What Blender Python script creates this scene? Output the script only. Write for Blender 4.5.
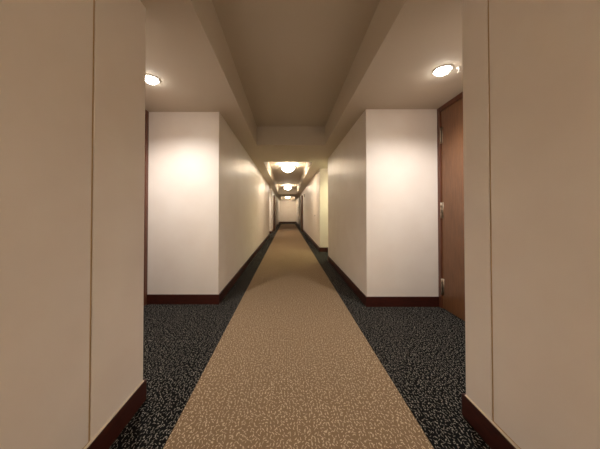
import bpy, bmesh, math
from mathutils import Vector, Matrix

for o in list(bpy.data.objects):
    bpy.data.objects.remove(o, do_unlink=True)
sc = bpy.context.scene
COL = sc.collection

# ------------------------------------------------------------ camera, world, exposure
EYE = 1.19
PITCH = math.radians(0.75)
F = 225.0
VPX, VPY = 287.5, 212.0
cam_data = bpy.data.cameras.new('camera')
cam_data.sensor_width = 36.0
cam_data.lens = F / 600.0 * 36.0
cam_data.shift_x = (300 - VPX) / 600.0
cam_data.shift_y = -((224.5 - VPY) + F * math.tan(PITCH)) / 600.0
cam_data.clip_start = 0.02
cam = bpy.data.objects.new('camera', cam_data)
cam.location = (0, 0, EYE)
cam.rotation_euler = (math.radians(90) + PITCH, 0, 0)
COL.objects.link(cam)
sc.camera = cam

world = bpy.data.worlds.new('world')
world.use_nodes = True
world.node_tree.nodes['Background'].inputs[0].default_value = (1.0, 0.85, 0.7, 1)
world.node_tree.nodes['Background'].inputs[1].default_value = 0.0
sc.world = world
sc.view_settings.view_transform = 'Standard'
sc.view_settings.look = 'None'
sc.view_settings.gamma = 1.0
sc.view_settings.use_curve_mapping = False
sc.view_settings.exposure = 0.66

BOWL_COL = (1.0, 0.86, 0.69)
SPOT_COL = (1.0, 0.965, 0.935)
BOWL_STRENGTH = 22.0
BOWL_WATT = 18.0
SPOT_WATT = 60.0

# ------------------------------------------------------------ materials
def srgb(r, g, b):
    f = lambda c: (c/255/12.92) if c/255 <= 0.04045 else ((c/255+0.055)/1.055)**2.4
    return (f(r), f(g), f(b), 1)

def new_mat(name, col, rough=0.6, spec=0.5, metal=0.0):
    m = bpy.data.materials.new(name)
    m.use_nodes = True
    b = m.node_tree.nodes['Principled BSDF']
    b.inputs['Base Color'].default_value = col
    b.inputs['Roughness'].default_value = rough
    b.inputs['Specular IOR Level'].default_value = spec
    b.inputs['Metallic'].default_value = metal
    return m

def nd(m, t, **kw):
    n = m.node_tree.nodes.new(t)
    for k, v in kw.items():
        if isinstance(k, str) and hasattr(n, k):
            setattr(n, k, v)
    return n

def lk(m, a, b):
    m.node_tree.links.new(a, b)

def coords(m, scale, rot=(0, 0, 0)):
    tc = nd(m, 'ShaderNodeTexCoord')
    mp = nd(m, 'ShaderNodeMapping')
    mp.inputs['Scale'].default_value = scale
    mp.inputs['Rotation'].default_value = rot
    lk(m, tc.outputs['Object'], mp.inputs['Vector'])
    return mp.outputs['Vector']

def noise(m, vec, scale, detail=2.0, rough=0.5, dist=0.0):
    n = nd(m, 'ShaderNodeTexNoise')
    n.inputs['Scale'].default_value = scale
    n.inputs['Detail'].default_value = detail
    n.inputs['Roughness'].default_value = rough
    n.inputs['Distortion'].default_value = dist
    lk(m, vec, n.inputs['Vector'])
    return n.outputs['Fac']

def ramp(m, fac, stops, interp='LINEAR'):
    r = nd(m, 'ShaderNodeValToRGB')
    cr = r.color_ramp
    cr.interpolation = interp
    while len(cr.elements) < len(stops):
        cr.elements.new(0.5)
    for e, (p, c) in zip(cr.elements, stops):
        e.position = p
        e.color = c
    lk(m, fac, r.inputs['Fac'])
    return r.outputs['Color']

def bsdf(m):
    return m.node_tree.nodes['Principled BSDF']

def bump(m, h, strength=0.2, dist=0.001):
    b = nd(m, 'ShaderNodeBump')
    b.inputs['Strength'].default_value = strength
    b.inputs['Distance'].default_value = dist
    lk(m, h, b.inputs['Height'])
    lk(m, b.outputs['Normal'], bsdf(m).inputs['Normal'])

def mat_vinyl():
    m = new_mat('woven_vinyl_wallcovering', srgb(226, 214, 196), 0.42, 0.45)
    v = coords(m, (1, 1, 1))
    n1 = noise(m, v, 3.0, 4)
    v2 = coords(m, (260, 260, 60))
    n2 = noise(m, v2, 1.0, 2)
    c = ramp(m, n1, [(0.3, srgb(240, 229, 217)), (0.7, srgb(245, 236, 225))])
    lk(m, c, bsdf(m).inputs['Base Color'])
    bump(m, n2, 0.25, 0.0006)
    return m

def mat_ceiling():
    m = new_mat('ceiling_paint', srgb(208, 196, 178), 0.75, 0.3)
    v = coords(m, (1, 1, 1))
    n = noise(m, v, 180, 3)
    bump(m, n, 0.15, 0.0006)
    return m

def dashes(m, scale, length, width, seed, bend):
    """One short randomly turned yarn dash per Voronoi cell; returns a 0..1 mask."""
    tc = nd(m, 'ShaderNodeTexCoord')
    mp = nd(m, 'ShaderNodeMapping')
    mp.inputs['Scale'].default_value = (scale, scale, 0)
    mp.inputs['Location'].default_value = (seed*7.3, seed*3.1, 0)
    lk(m, tc.outputs['Object'], mp.inputs['Vector'])
    nz = nd(m, 'ShaderNodeTexNoise')
    nz.inputs['Scale'].default_value = 1.3
    nz.inputs['Detail'].default_value = 1.0
    lk(m, mp.outputs['Vector'], nz.inputs['Vector'])
    sub = nd(m, 'ShaderNodeVectorMath', operation='MULTIPLY_ADD')
    sub.inputs[1].default_value = (bend, bend, 0)
    lk(m, nz.outputs['Color'], sub.inputs[0]); lk(m, mp.outputs['Vector'], sub.inputs[2])
    vo = nd(m, 'ShaderNodeTexVoronoi', voronoi_dimensions='2D')
    vo.inputs['Scale'].default_value = 1.0
    vo.inputs['Randomness'].default_value = 0.8
    lk(m, sub.outputs[0], vo.inputs['Vector'])
    d = nd(m, 'ShaderNodeVectorMath', operation='SUBTRACT')
    lk(m, sub.outputs[0], d.inputs[0]); lk(m, vo.outputs['Position'], d.inputs[1])
    sep = nd(m, 'ShaderNodeSeparateColor')
    lk(m, vo.outputs['Color'], sep.inputs[0])
    ang = nd(m, 'ShaderNodeMath', operation='MULTIPLY_ADD'); ang.inputs[1].default_value = 2.3; ang.inputs[2].default_value = 0.42
    lk(m, sep.outputs[0], ang.inputs[0])
    ro = nd(m, 'ShaderNodeVectorRotate', rotation_type='Z_AXIS')
    lk(m, d.outputs[0], ro.inputs['Vector']); lk(m, ang.outputs[0], ro.inputs['Angle'])
    sc2 = nd(m, 'ShaderNodeVectorMath', operation='MULTIPLY')
    sc2.inputs[1].default_value = (1/length, 1/width, 0)
    lk(m, ro.outputs[0], sc2.inputs[0])
    ln = nd(m, 'ShaderNodeVectorMath', operation='LENGTH')
    lk(m, sc2.outputs[0], ln.inputs[0])
    mr = nd(m, 'ShaderNodeMapRange')
    mr.inputs['From Min'].default_value = 1.15; mr.inputs['From Max'].default_value = 0.8
    lk(m, ln.outputs['Value'], mr.inputs['Value'])
    return mr.outputs[0]

def fleck_carpet(name, base, base2, fleck, scale, length, width, seed):
    """Cut-loop carpet with short curved flecks of a lighter yarn."""
    m = new_mat(name, base, 0.95, 0.1)
    a = dashes(m, scale, length, width, seed, 1.0)
    vg = coords(m, (1, 1, 1))
    ng = noise(m, vg, 350, 2, 0.7)
    ground = ramp(m, ng, [(0.35, base), (0.65, base2)])
    mix = nd(m, 'ShaderNodeMix', data_type='RGBA')
    lk(m, a, mix.inputs['Factor'])
    lk(m, ground, mix.inputs[6])
    mix.inputs[7].default_value = fleck
    lk(m, mix.outputs[2], bsdf(m).inputs['Base Color'])
    bump(m, ng, 0.7, 0.002)
    return m

def mat_wood(name, c1, c2, rough, sc_=(9, 9, 0.9)):
    m = new_mat(name, c1, rough, 0.5)
    v = coords(m, sc_)
    n = noise(m, v, 6.0, 5, 0.6, 0.6)
    c = ramp(m, n, [(0.32, c1), (0.68, c2)])
    lk(m, c, bsdf(m).inputs['Base Color'])
    return m

def mat_emit(name, col, strength):
    m = new_mat(name, (col[0], col[1], col[2], 1), 0.3, 0.4)
    b = bsdf(m)
    b.inputs['Emission Color'].default_value = (col[0], col[1], col[2], 1)
    b.inputs['Emission Strength'].default_value = strength
    return m

M_WALL = mat_vinyl()
M_CEIL = mat_ceiling()
M_DARK = fleck_carpet('dark_fleck_carpet', srgb(9, 8, 8), srgb(22, 21, 21), srgb(142, 136, 126), 57, 0.42, 0.105, 0)
M_RUN = fleck_carpet('tan_fleck_carpet', srgb(122, 99, 74), srgb(140, 116, 89), srgb(196, 174, 144), 55, 0.44, 0.13, 3)
M_BASE = mat_wood('mahogany_baseboard', srgb(52, 20, 15), srgb(76, 33, 23), 0.35, (2, 2, 9))
M_DOOR = mat_wood('brown_wood_veneer', srgb(108, 72, 46), srgb(128, 87, 57), 0.32)
M_FRAME = mat_wood('dark_wood_casing', srgb(88, 50, 34), srgb(110, 64, 43), 0.35)
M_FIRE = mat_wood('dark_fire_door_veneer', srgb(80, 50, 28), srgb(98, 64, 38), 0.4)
M_STEEL = new_mat('brushed_steel', srgb(185, 168, 148), 0.38, 0.5, 1.0)
M_BRONZE = new_mat('bronze_rim', srgb(96, 78, 56), 0.35, 0.5, 0.9)
M_WHITE = new_mat('white_enamel', srgb(236, 230, 220), 0.4, 0.5)
M_TRIM = new_mat('cream_edge_trim', srgb(242, 228, 206), 0.45, 0.5)
M_GROOVE = new_mat('brown_reveal_channel', srgb(214, 182, 142), 0.7, 0.2)
M_BLACK = new_mat('dark_plastic', srgb(58, 48, 40), 0.5, 0.4)
M_GLASS = mat_emit('frosted_glass_bowl', (1.0, 0.90, 0.745), BOWL_STRENGTH)
M_LENS = mat_emit('downlight_lens', (1.0, 0.95, 0.88), 30.0)

# ------------------------------------------------------------ mesh helpers
def add_box(bm, x0, x1, y0, y1, z0, z1):
    if x0 > x1: x0, x1 = x1, x0
    if y0 > y1: y0, y1 = y1, y0
    if z0 > z1: z0, z1 = z1, z0
    v = [bm.verts.new(p) for p in ((x0, y0, z0), (x1, y0, z0), (x1, y1, z0), (x0, y1, z0),
                                   (x0, y0, z1), (x1, y0, z1), (x1, y1, z1), (x0, y1, z1))]
    for f in ((0, 3, 2, 1), (4, 5, 6, 7), (0, 1, 5, 4), (1, 2, 6, 5), (2, 3, 7, 6), (3, 0, 4, 7)):
        bm.faces.new([v[i] for i in f])
    return v

def bevel_all(bm, w, seg=2, vertical_only=False):
    es = []
    for e in bm.edges:
        d = (e.verts[0].co - e.verts[1].co)
        if vertical_only and (abs(d.x) > 1e-5 or abs(d.y) > 1e-5):
            continue
        es.append(e)
    bmesh.ops.bevel(bm, geom=es, offset=w, segments=seg, profile=0.5, affect='EDGES', clamp_overlap=True)

def add_lathe(bm, prof, cx=0, cy=0, cz=0, seg=48, mat=None):
    """prof: (radius, z) list, spun about a vertical axis."""
    rings = []
    for r, z in prof:
        if r < 1e-6:
            rings.append([bm.verts.new((cx, cy, cz + z))])
        else:
            rings.append([bm.verts.new((cx + r*math.cos(2*math.pi*i/seg), cy + r*math.sin(2*math.pi*i/seg), cz + z)) for i in range(seg)])
    for a, b in zip(rings[:-1], rings[1:]):
        for i in range(seg):
            j = (i+1) % seg
            if len(a) == 1 and len(b) == 1:
                continue
            if len(a) == 1:
                bm.faces.new((a[0], b[i], b[j]))
            elif len(b) == 1:
                bm.faces.new((a[i], a[j], b[0]))
            else:
                bm.faces.new((a[i], a[j], b[j], b[i]))

def obj(name, bm, mat, parent=None, smooth=False, loc=None):
    bmesh.ops.recalc_face_normals(bm, faces=bm.faces)
    me = bpy.data.meshes.new(name)
    bm.to_mesh(me)
    bm.free()
    me.materials.append(mat)
    if smooth:
        for p in me.polygons:
            p.use_smooth = True
    o = bpy.data.objects.new(name, me)
    COL.objects.link(o)
    if parent is not None:
        o.parent = parent
    if loc is not None:
        o.location = loc
    return o

def thing(name, label, cat, loc=(0, 0, 0), rotz=0.0, group=None):
    o = bpy.data.objects.new(name, None)
    o.empty_display_size = 0.1
    COL.objects.link(o)
    o.location = loc
    o.rotation_euler = (0, 0, rotz)
    o['label'] = label
    o['category'] = cat
    if group:
        o['group'] = group
    return o

def tag(o, label, cat, group=None):
    o['label'] = label
    o['category'] = cat
    if group:
        o['group'] = group
    return o

def struct(name, boxes, mat, bev=0.0, vertical=True):
    bm = bmesh.new()
    for b in boxes:
        add_box(bm, *b)
    if bev:
        bevel_all(bm, bev, 2, vertical)
    o = obj(name, bm, mat)
    o['kind'] = 'structure'
    return o

# ------------------------------------------------------------ plan of the corridor (metres, camera at x=0 y=0)
H = 2.50          # soffit
HT = 2.87         # tray ceiling
TH = 3.0
Y0, Y1 = -7.5, 24.8
XL, XR = -0.893, 0.998         # corridor walls beyond the first alcoves
FL, FR = -0.911, 1.037         # near walls
AL, AR = -1.825, 1.915         # alcove side walls
LN, LF = 1.431, 2.926          # left alcove near / far wall
RN, RF = 1.320, 2.850          # right alcove near / far wall
OUT = 2.9
PT = 0.006                     # thickness of the wall panels

# floor
struct('floor', [(-OUT, OUT, Y0-0.2, Y1+0.2, -0.15, 0.0)], M_DARK)

# near walls (backing) with applied panels
SL, SR = 1.050, 1.152          # vertical seams
struct('wall_left', [(-OUT, FL-PT, Y0, LN, 0, H)], M_GROOVE)
struct('wall_right', [(FR+PT, OUT, Y0, RN, 0, H)], M_GROOVE)
struct('wall_left', [(FL-PT, FL, SL+0.006, LN, 0.125, H)], M_WALL, 0.003)
struct('wall_right', [(FR, FR+PT, SR+0.0045, RN, 0.125, H)], M_WALL, 0.003)
def panels(side, x0, x1, seam):
    y = seam
    for k in range(7):
        struct(side, [(x0, x1, y-1.22+0.004, y-0.006, 0.139, H)], M_WALL, 0.002)
        y -= 1.22
        if y - 1.22 < Y0: break
panels('wall_left', FL-PT, FL, SL)
panels('wall_right', FR, FR+PT, SR)
# return faces of the near walls inside the alcoves
struct('wall_left', [(AL, FL-0.002, LN-0.001, LN+PT, 0, H)], M_WALL, 0.003)
struct('wall_right', [(FR+0.002, AR, RN-0.001, RN+PT, 0, H)], M_WALL, 0.003)
# cream edge strip along the baseboard under the near panels
struct('trim_left', [(FL-0.004, FL+0.008, Y0, LN, 0.125, 0.130)], M_TRIM)
struct('trim_right', [(FR-0.008, FR+0.004, Y0, RN, 0.125, 0.130)], M_TRIM)

# alcove side walls either side of the doors (doors reach the soffit)
DW = 1.02
struct('wall_left', [(-OUT, AL, LN, LF-DW-0.005, 0, H)], M_WALL)
struct('wall_right', [(AR, OUT, RN, RF-DW-0.005, 0, H)], M_WALL)
struct('wall_left', [(-OUT, AL-0.14, LF-DW-0.005, LF, 0, H)], M_GROOVE)
struct('wall_right', [(AR+0.14, OUT, RF-DW-0.005, RF, 0, H)], M_GROOVE)

# corridor walls, a solid block between every two openings
ND = 0.9                       # depth of the side niches
lblocks = [(LF, 11.1), (12.5, 18.2), (19.3, Y1)]
rblocks = [(RF, 5.56), (6.78, 17.9), (19.0, Y1)]
for a, b in lblocks:
    struct('wall_left', [(-OUT, XL, a, b, 0, H)], M_WALL, 0.006)
for a, b in rblocks:
    struct('wall_right', [(XR if a < 6 else 0.97, OUT, a, b, 0, H)], M_WALL, 0.006)
for a, b in ((11.1, 12.5), (18.2, 19.3)):
    struct('wall_left', [(-OUT, XL-ND, a, b, 0, H)], M_WALL)
for a, b in ((5.56, 6.78), (17.9, 19.0)):
    struct('wall_right', [(XR+ND, OUT, a, b, 0, H)], M_WALL)
struct('wall_far', [(-OUT, OUT, Y1, Y1+0.2, 0, H)], M_WALL)
struct('wall_near', [(-OUT, OUT, Y0-0.2, Y0, 0, H)], M_WALL)

# ceiling: soffit with recessed trays
TRAYS = [(-6.6, 4.40, -0.60, 0.735), (5.87, 16.4, -0.63, 0.655), (18.9, 24.3, -0.62, 0.655)]
bm = bmesh.new()
prev = Y0-0.2
for (a, b, l, r) in TRAYS:
    add_box(bm, -OUT, OUT, prev, a, H, TH)
    add_box(bm, -OUT, l, a, b, H, TH)
    add_box(bm, r, OUT, a, b, H, TH)
    add_box(bm, l, r, a, b, HT, TH)
    prev = b
add_box(bm, -OUT, OUT, prev, Y1+0.2, H, TH)
bmesh.ops.remove_doubles(bm, verts=bm.verts, dist=1e-5)
o = obj('ceiling', bm, M_CEIL)
o['kind'] = 'structure'

# ------------------------------------------------------------ baseboards
BH, BT = 0.125, 0.012
def base(name, boxes):
    for bx in boxes:
        bm = bmesh.new()
        add_box(bm, *bx, 0.0, BH)
        top = [e for e in bm.edges if all(abs(v.co.z-BH) < 1e-6 for v in e.verts)]
        bmesh.ops.bevel(bm, geom=top, offset=0.003, segments=2, affect='EDGES', profile=0.5)
        o = obj(name, bm, M_BASE)
        o['kind'] = 'structure'
base('baseboard_left', [(FL, FL+BT, Y0, LN+PT), (AL, FL+BT, LN+PT, LN+PT+BT), (AL, AL+BT, LN+PT+BT, LF-DW-0.005),
                        (AL, XL+BT, LF-BT, LF), (XL, XL+BT, LF, 11.1), (XL-ND, XL+BT, 12.5-BT, 12.5),
                        (XL, XL+BT, 12.5, 14.10), (XL, XL+BT, 15.42, 18.2), (XL-ND, XL+BT, 19.3-BT, 19.3), (XL, XL+BT, 19.3, Y1-BT),
                        (XL-ND, XL-ND+BT, 11.1, 12.5-BT)])
base('baseboard_right', [(FR-BT, FR, Y0, RN+PT), (FR-BT, AR, RN+PT, RN+PT+BT), (AR-BT, AR, RN+PT+BT, RF-DW-0.005),
                         (XR-BT, AR, RF-BT, RF), (XR-BT, XR, RF, 5.56), (0.97-BT, XR+ND, 6.78-BT, 6.78),
                         (0.97-BT, 0.97, 6.78, 14.10), (0.97-BT, 0.97, 15.42, 17.9), (0.97-BT, XR+ND, 19.0-BT, 19.0), (0.97-BT, 0.97, 19.0, Y1-BT),
                         (XR+ND-BT, XR+ND, 5.56, 6.78-BT)])
base('baseboard_far', [(XL, 0.97, Y1-BT, Y1)])

# ------------------------------------------------------------ carpet runner
bm = bmesh.new()
NR, FRN = 0.665, 0.665
add_box(bm, -0.625, 0.735, Y0+0.3, 22.0, 0.0, 0.003)
o = obj('carpet_runner', bm, M_RUN)
tag(o, 'long tan carpet runner with pale flecks down the middle of the corridor', 'carpet')

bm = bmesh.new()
add_box(bm, -0.61, 0.72, 14.75, 15.15, 0.003, 0.006)  # thin brown band laid flat across the runner
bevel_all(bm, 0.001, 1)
tag(obj('runner_cross_strip', bm, M_FIRE), 'flat brown strip crossing the runner between the two fire doors', 'floor_strip')

# ------------------------------------------------------------ alcove doors
def alcove_door(label, x_wall, y_far, sx, hinge_far=True):
    """full-height door in an alcove side wall; sx=+1 wall faces -x (right), -1 wall faces +x (left)."""
    t = thing('door', label, 'door', (x_wall, y_far, 0))
    def b(x0, x1, y0, y1, z0, z1, bev=0.003):
        bm = bmesh.new()
        add_box(bm, x0*sx, x1*sx, y0, y1, z0, z1)
        bevel_all(bm, bev, 2)
        return bm
    c = 0.055
    zt = H - 0.001
    # casing: two jambs and a head
    obj('jamb', b(-0.013, 0.12, -c, -0.001, 0, zt), M_FRAME, t)
    obj('jamb', b(-0.013, 0.12, -DW, -DW+c, 0, zt), M_FRAME, t)
    obj('head_casing', b(-0.013, 0.12, -DW+c, -c, zt-0.055, zt), M_FRAME, t)
    leaf = obj('door_leaf', b(0.0, 0.045, -DW+c+0.003, -c-0.004, 0.008, zt-0.059), M_DOOR, t)
    hy = -c-0.002 if hinge_far else -DW+c+0.002
    hs = -1 if hinge_far else 1
    for z in (0.27, 1.21, 2.14):
        bm = bmesh.new()
        add_lathe(bm, [(0, -0.1), (0.007, -0.1), (0.007, -0.034), (0.0062, -0.033), (0.007, -0.032), (0.007, 0.032),
                       (0.0062, 0.033), (0.007, 0.034), (0.007, 0.1), (0, 0.1)], sx*-0.009, hy, z, 16)
        add_box(bm, sx*-0.0025, sx*0.001, hy+hs*0.032, hy+hs*0.004, z-0.1, z+0.1)
        obj('hinge', bm, M_STEEL, leaf, True)
    # lever handle on the near side of the leaf
    bm = bmesh.new()
    yh = -DW+c+0.07 if hinge_far else -c-0.10
    add_box(bm, sx*-0.008, 0, yh-0.022, yh+0.022, 0.93, 1.13)
    add_box(bm, sx*-0.055, sx*-0.006, yh-0.009, yh+0.009, 1.01, 1.03)
    add_box(bm, sx*-0.055, sx*-0.04, yh-0.009, yh-hs*0.12, 1.01, 1.03)
    bevel_all(bm, 0.003, 2)
    obj('lever_handle', bm, M_STEEL, leaf)
    return t
alcove_door('brown wooden door with steel hinges in the right alcove', AR, RF, 1)
alcove_door('brown wooden door mostly hidden behind the near left wall', AL, LF, -1, False)

# ------------------------------------------------------------ fire doors held open flat against the walls
def fire_door(label, x_wall, sx):
    t = thing('fire_door', label, 'door', (x_wall, 14.12, 0), 0, 'fire doors down the corridor')
    def b(x0, x1, y0, y1, z0, z1, bev=0.003):
        bm = bmesh.new()
        add_box(bm, x0*sx, x1*sx, y0, y1, z0, z1)
        bevel_all(bm, bev, 2)
        return bm
    obj('jamb', b(-0.10, -0.001, 0.0, 0.10, 0, 2.24), M_FIRE, t)
    obj('door_leaf', b(-0.085, -0.03, 0.104, 1.24, 0.01, 2.2), M_FIRE, t)
    obj('push_plate', b(-0.089, -0.0855, 1.02, 1.14, 0.95, 1.25, 0.001), M_STEEL, t)
    obj('wall_stop', b(-0.029, -0.001, 1.12, 1.2, 0.05, 0.13), M_STEEL, t)
fire_door('dark brown fire door open flat against the far left wall', XL, -1)
fire_door('dark brown fire door open flat against the far right wall', 0.97, 1)

# ------------------------------------------------------------ bowl ceiling lamps
def bowl_lamp():
    t = thing('ceiling_lamp', '', 'lamp', (0, 0, HT), 0, 'bowl lamps in the ceiling trays')
    bm = bmesh.new()
    add_lathe(bm, [(0, 0), (0.075, 0), (0.075, -0.012), (0.06, -0.028), (0.018, -0.034), (0.012, -0.04), (0.012, -0.075)], seg=40)
    obj('canopy', bm, M_WHITE, t, True)
    bm = bmesh.new()
    R, D = 0.230, 0.165
    prof = []
    for i in range(15):
        a = i/14*math.pi/2
        prof.append((R*math.cos(a)**1.25 if i < 14 else 0.0, -0.115 - D*math.sin(a)))
    add_lathe(bm, prof, seg=56)
    obj('glass_bowl', bm, M_GLASS, t, True)
    bm = bmesh.new()
    add_lathe(bm, [(0.232, -0.126), (0.258, -0.130), (0.268, -0.113), (0.258, -0.096), (0.232, -0.096), (0.232, -0.126)], seg=56)
    for k in range(3):
        a = 2*math.pi*k/3 + 0.5
        d = Vector((math.cos(a), math.sin(a), 0)); n = Vector((-d.y, d.x, 0))
        vs = []
        for r, z in ((0.01, -0.07), (0.246, -0.111)):
            for s1, s2 in ((-1, -1), (1, -1), (1, 1), (-1, 1)):
                vs.append(bm.verts.new(d*r + n*0.005*s1 + Vector((0, 0, z+0.005*s2))))
        for f in ((0, 1, 2, 3), (7, 6, 5, 4), (0, 4, 5, 1), (1, 5, 6, 2), (2, 6, 7, 3), (3, 7, 4, 0)):
            bm.faces.new([vs[i] for i in f])
    obj('rim', bm, M_BRONZE, t)
    bm = bmesh.new()
    add_lathe(bm, [(0, -0.310), (0.012, -0.306), (0.014, -0.298), (0.008, -0.290), (0, -0.287)], seg=20)
    obj('finial', bm, M_BRONZE, t, True)
    l = bpy.data.lights.new('bulb', 'POINT')
    l.energy = BOWL_WATT; l.color = BOWL_COL; l.shadow_soft_size = 0.03
    lo = bpy.data.objects.new('bulb', l)
    lo.location = (0, 0, -0.10); lo.parent = t
    COL.objects.link(lo)
    return t
def copy_tree(o, parent=None):
    c = o.copy(); COL.objects.link(c); c.parent = parent
    for ch in list(o.children):
        copy_tree(ch, c)
    return c
lamp0 = bowl_lamp()
LX = 0.02
lamp_spots = [(7.9, 'glowing glass bowl ceiling lamp nearest the camera'),
              (14.2, 'middle of the three glowing bowl lamps down the corridor'),
              (23.0, 'farthest glowing bowl lamp near the end wall'),
              (-2.2, 'glowing bowl lamp added just behind the camera to light the near walls'),  # added lamp out of view, lifts the foreground walls
              (-5.6, 'second glowing bowl lamp added farther behind the camera for foreground light')]  # another added lamp out of view, more light from the rear
for i, (y, lab) in enumerate(lamp_spots):
    t = lamp0 if i == 0 else copy_tree(lamp0)
    t.location = (LX, y, HT)
    t['label'] = lab

# ------------------------------------------------------------ recessed downlights
def downlight(x, y, label, watt=SPOT_WATT, col=SPOT_COL):
    t = thing('downlight', label, 'light', (x, y, H), 0, 'recessed downlights in the alcove ceilings')
    bm = bmesh.new()
    add_lathe(bm, [(0.062, -0.001), (0.080, -0.001), (0.082, -0.004), (0.076, -0.008), (0.062, -0.006), (0.062, -0.001)], seg=40)
    obj('trim_ring', bm, M_WHITE, t, True)
    bm = bmesh.new()
    add_lathe(bm, [(0, -0.042), (0.025, -0.039), (0.045, -0.029), (0.058, -0.012), (0.0615, -0.003), (0.0615, -0.001), (0, -0.001)], seg=40)
    obj('lens', bm, M_LENS, t, True)
    l = bpy.data.lights.new('downlight_beam', 'SPOT')
    l.energy = watt; l.color = col; l.shadow_soft_size = 0.018
    l.spot_size = math.radians(150); l.spot_blend = 1.0
    lo = bpy.data.objects.new('downlight_beam', l)
    lo.location = (0, 0, -0.085); lo.parent = t
    COL.objects.link(lo)
downlight(-1.345, 2.20, 'glaring round downlight in the left alcove ceiling')
downlight(1.43, 2.06, 'glaring round downlight in the right alcove ceiling')
downlight(1.62, 6.17, 'yellowish downlight inside the hidden recess past the right block', 44, (0.97, 1.0, 0.62))
downlight(-1.30, 11.8, 'unseen downlight added to brighten the far left recess', 40, (1.0, 0.88, 0.74))  # added fixture out of view, brightens the recess walls

# ------------------------------------------------------------ small fittings
t = thing('sprinkler_head', 'tiny white sprinkler head on ceiling right of the right downlight', 'sprinkler', (1.552, 2.02, H))
bm = bmesh.new()
add_lathe(bm, [(0, -0.001), (0.022, -0.001), (0.022, -0.003), (0.009, -0.007), (0.006, -0.01), (0.005, -0.03), (0, -0.03)], seg=24)
obj('escutcheon', bm, M_WHITE, t, True)
bm = bmesh.new()
add_lathe(bm, [(0, -0.029), (0.003, -0.029), (0.003, -0.04), (0.014, -0.042), (0.014, -0.044), (0, -0.044)], seg=24)
obj('deflector', bm, M_WHITE, t, True)

bm = bmesh.new()
add_box(bm, 0.94, 0.9695, 12.9, 13.1, 2.05, 2.23)
bevel_all(bm, 0.004, 2)
tag(obj('wall_box', bm, M_BLACK), 'small dark box high on the right wall before the fire door', 'fitting')
bm = bmesh.new()
add_lathe(bm, [(0, 0), (0.022, 0), (0.022, 0.008), (0.014, 0.014), (0, 0.015)], seg=24)
bmesh.ops.rotate(bm, verts=bm.verts, cent=(0, 0, 0), matrix=Matrix.Rotation(math.radians(-90), 3, 'Y'))
o = obj('wall_fitting', bm, M_BLACK, None, True, (0.9695, 7.9, 1.07))
tag(o, 'tiny dark round fitting at waist height on the right wall', 'fitting')
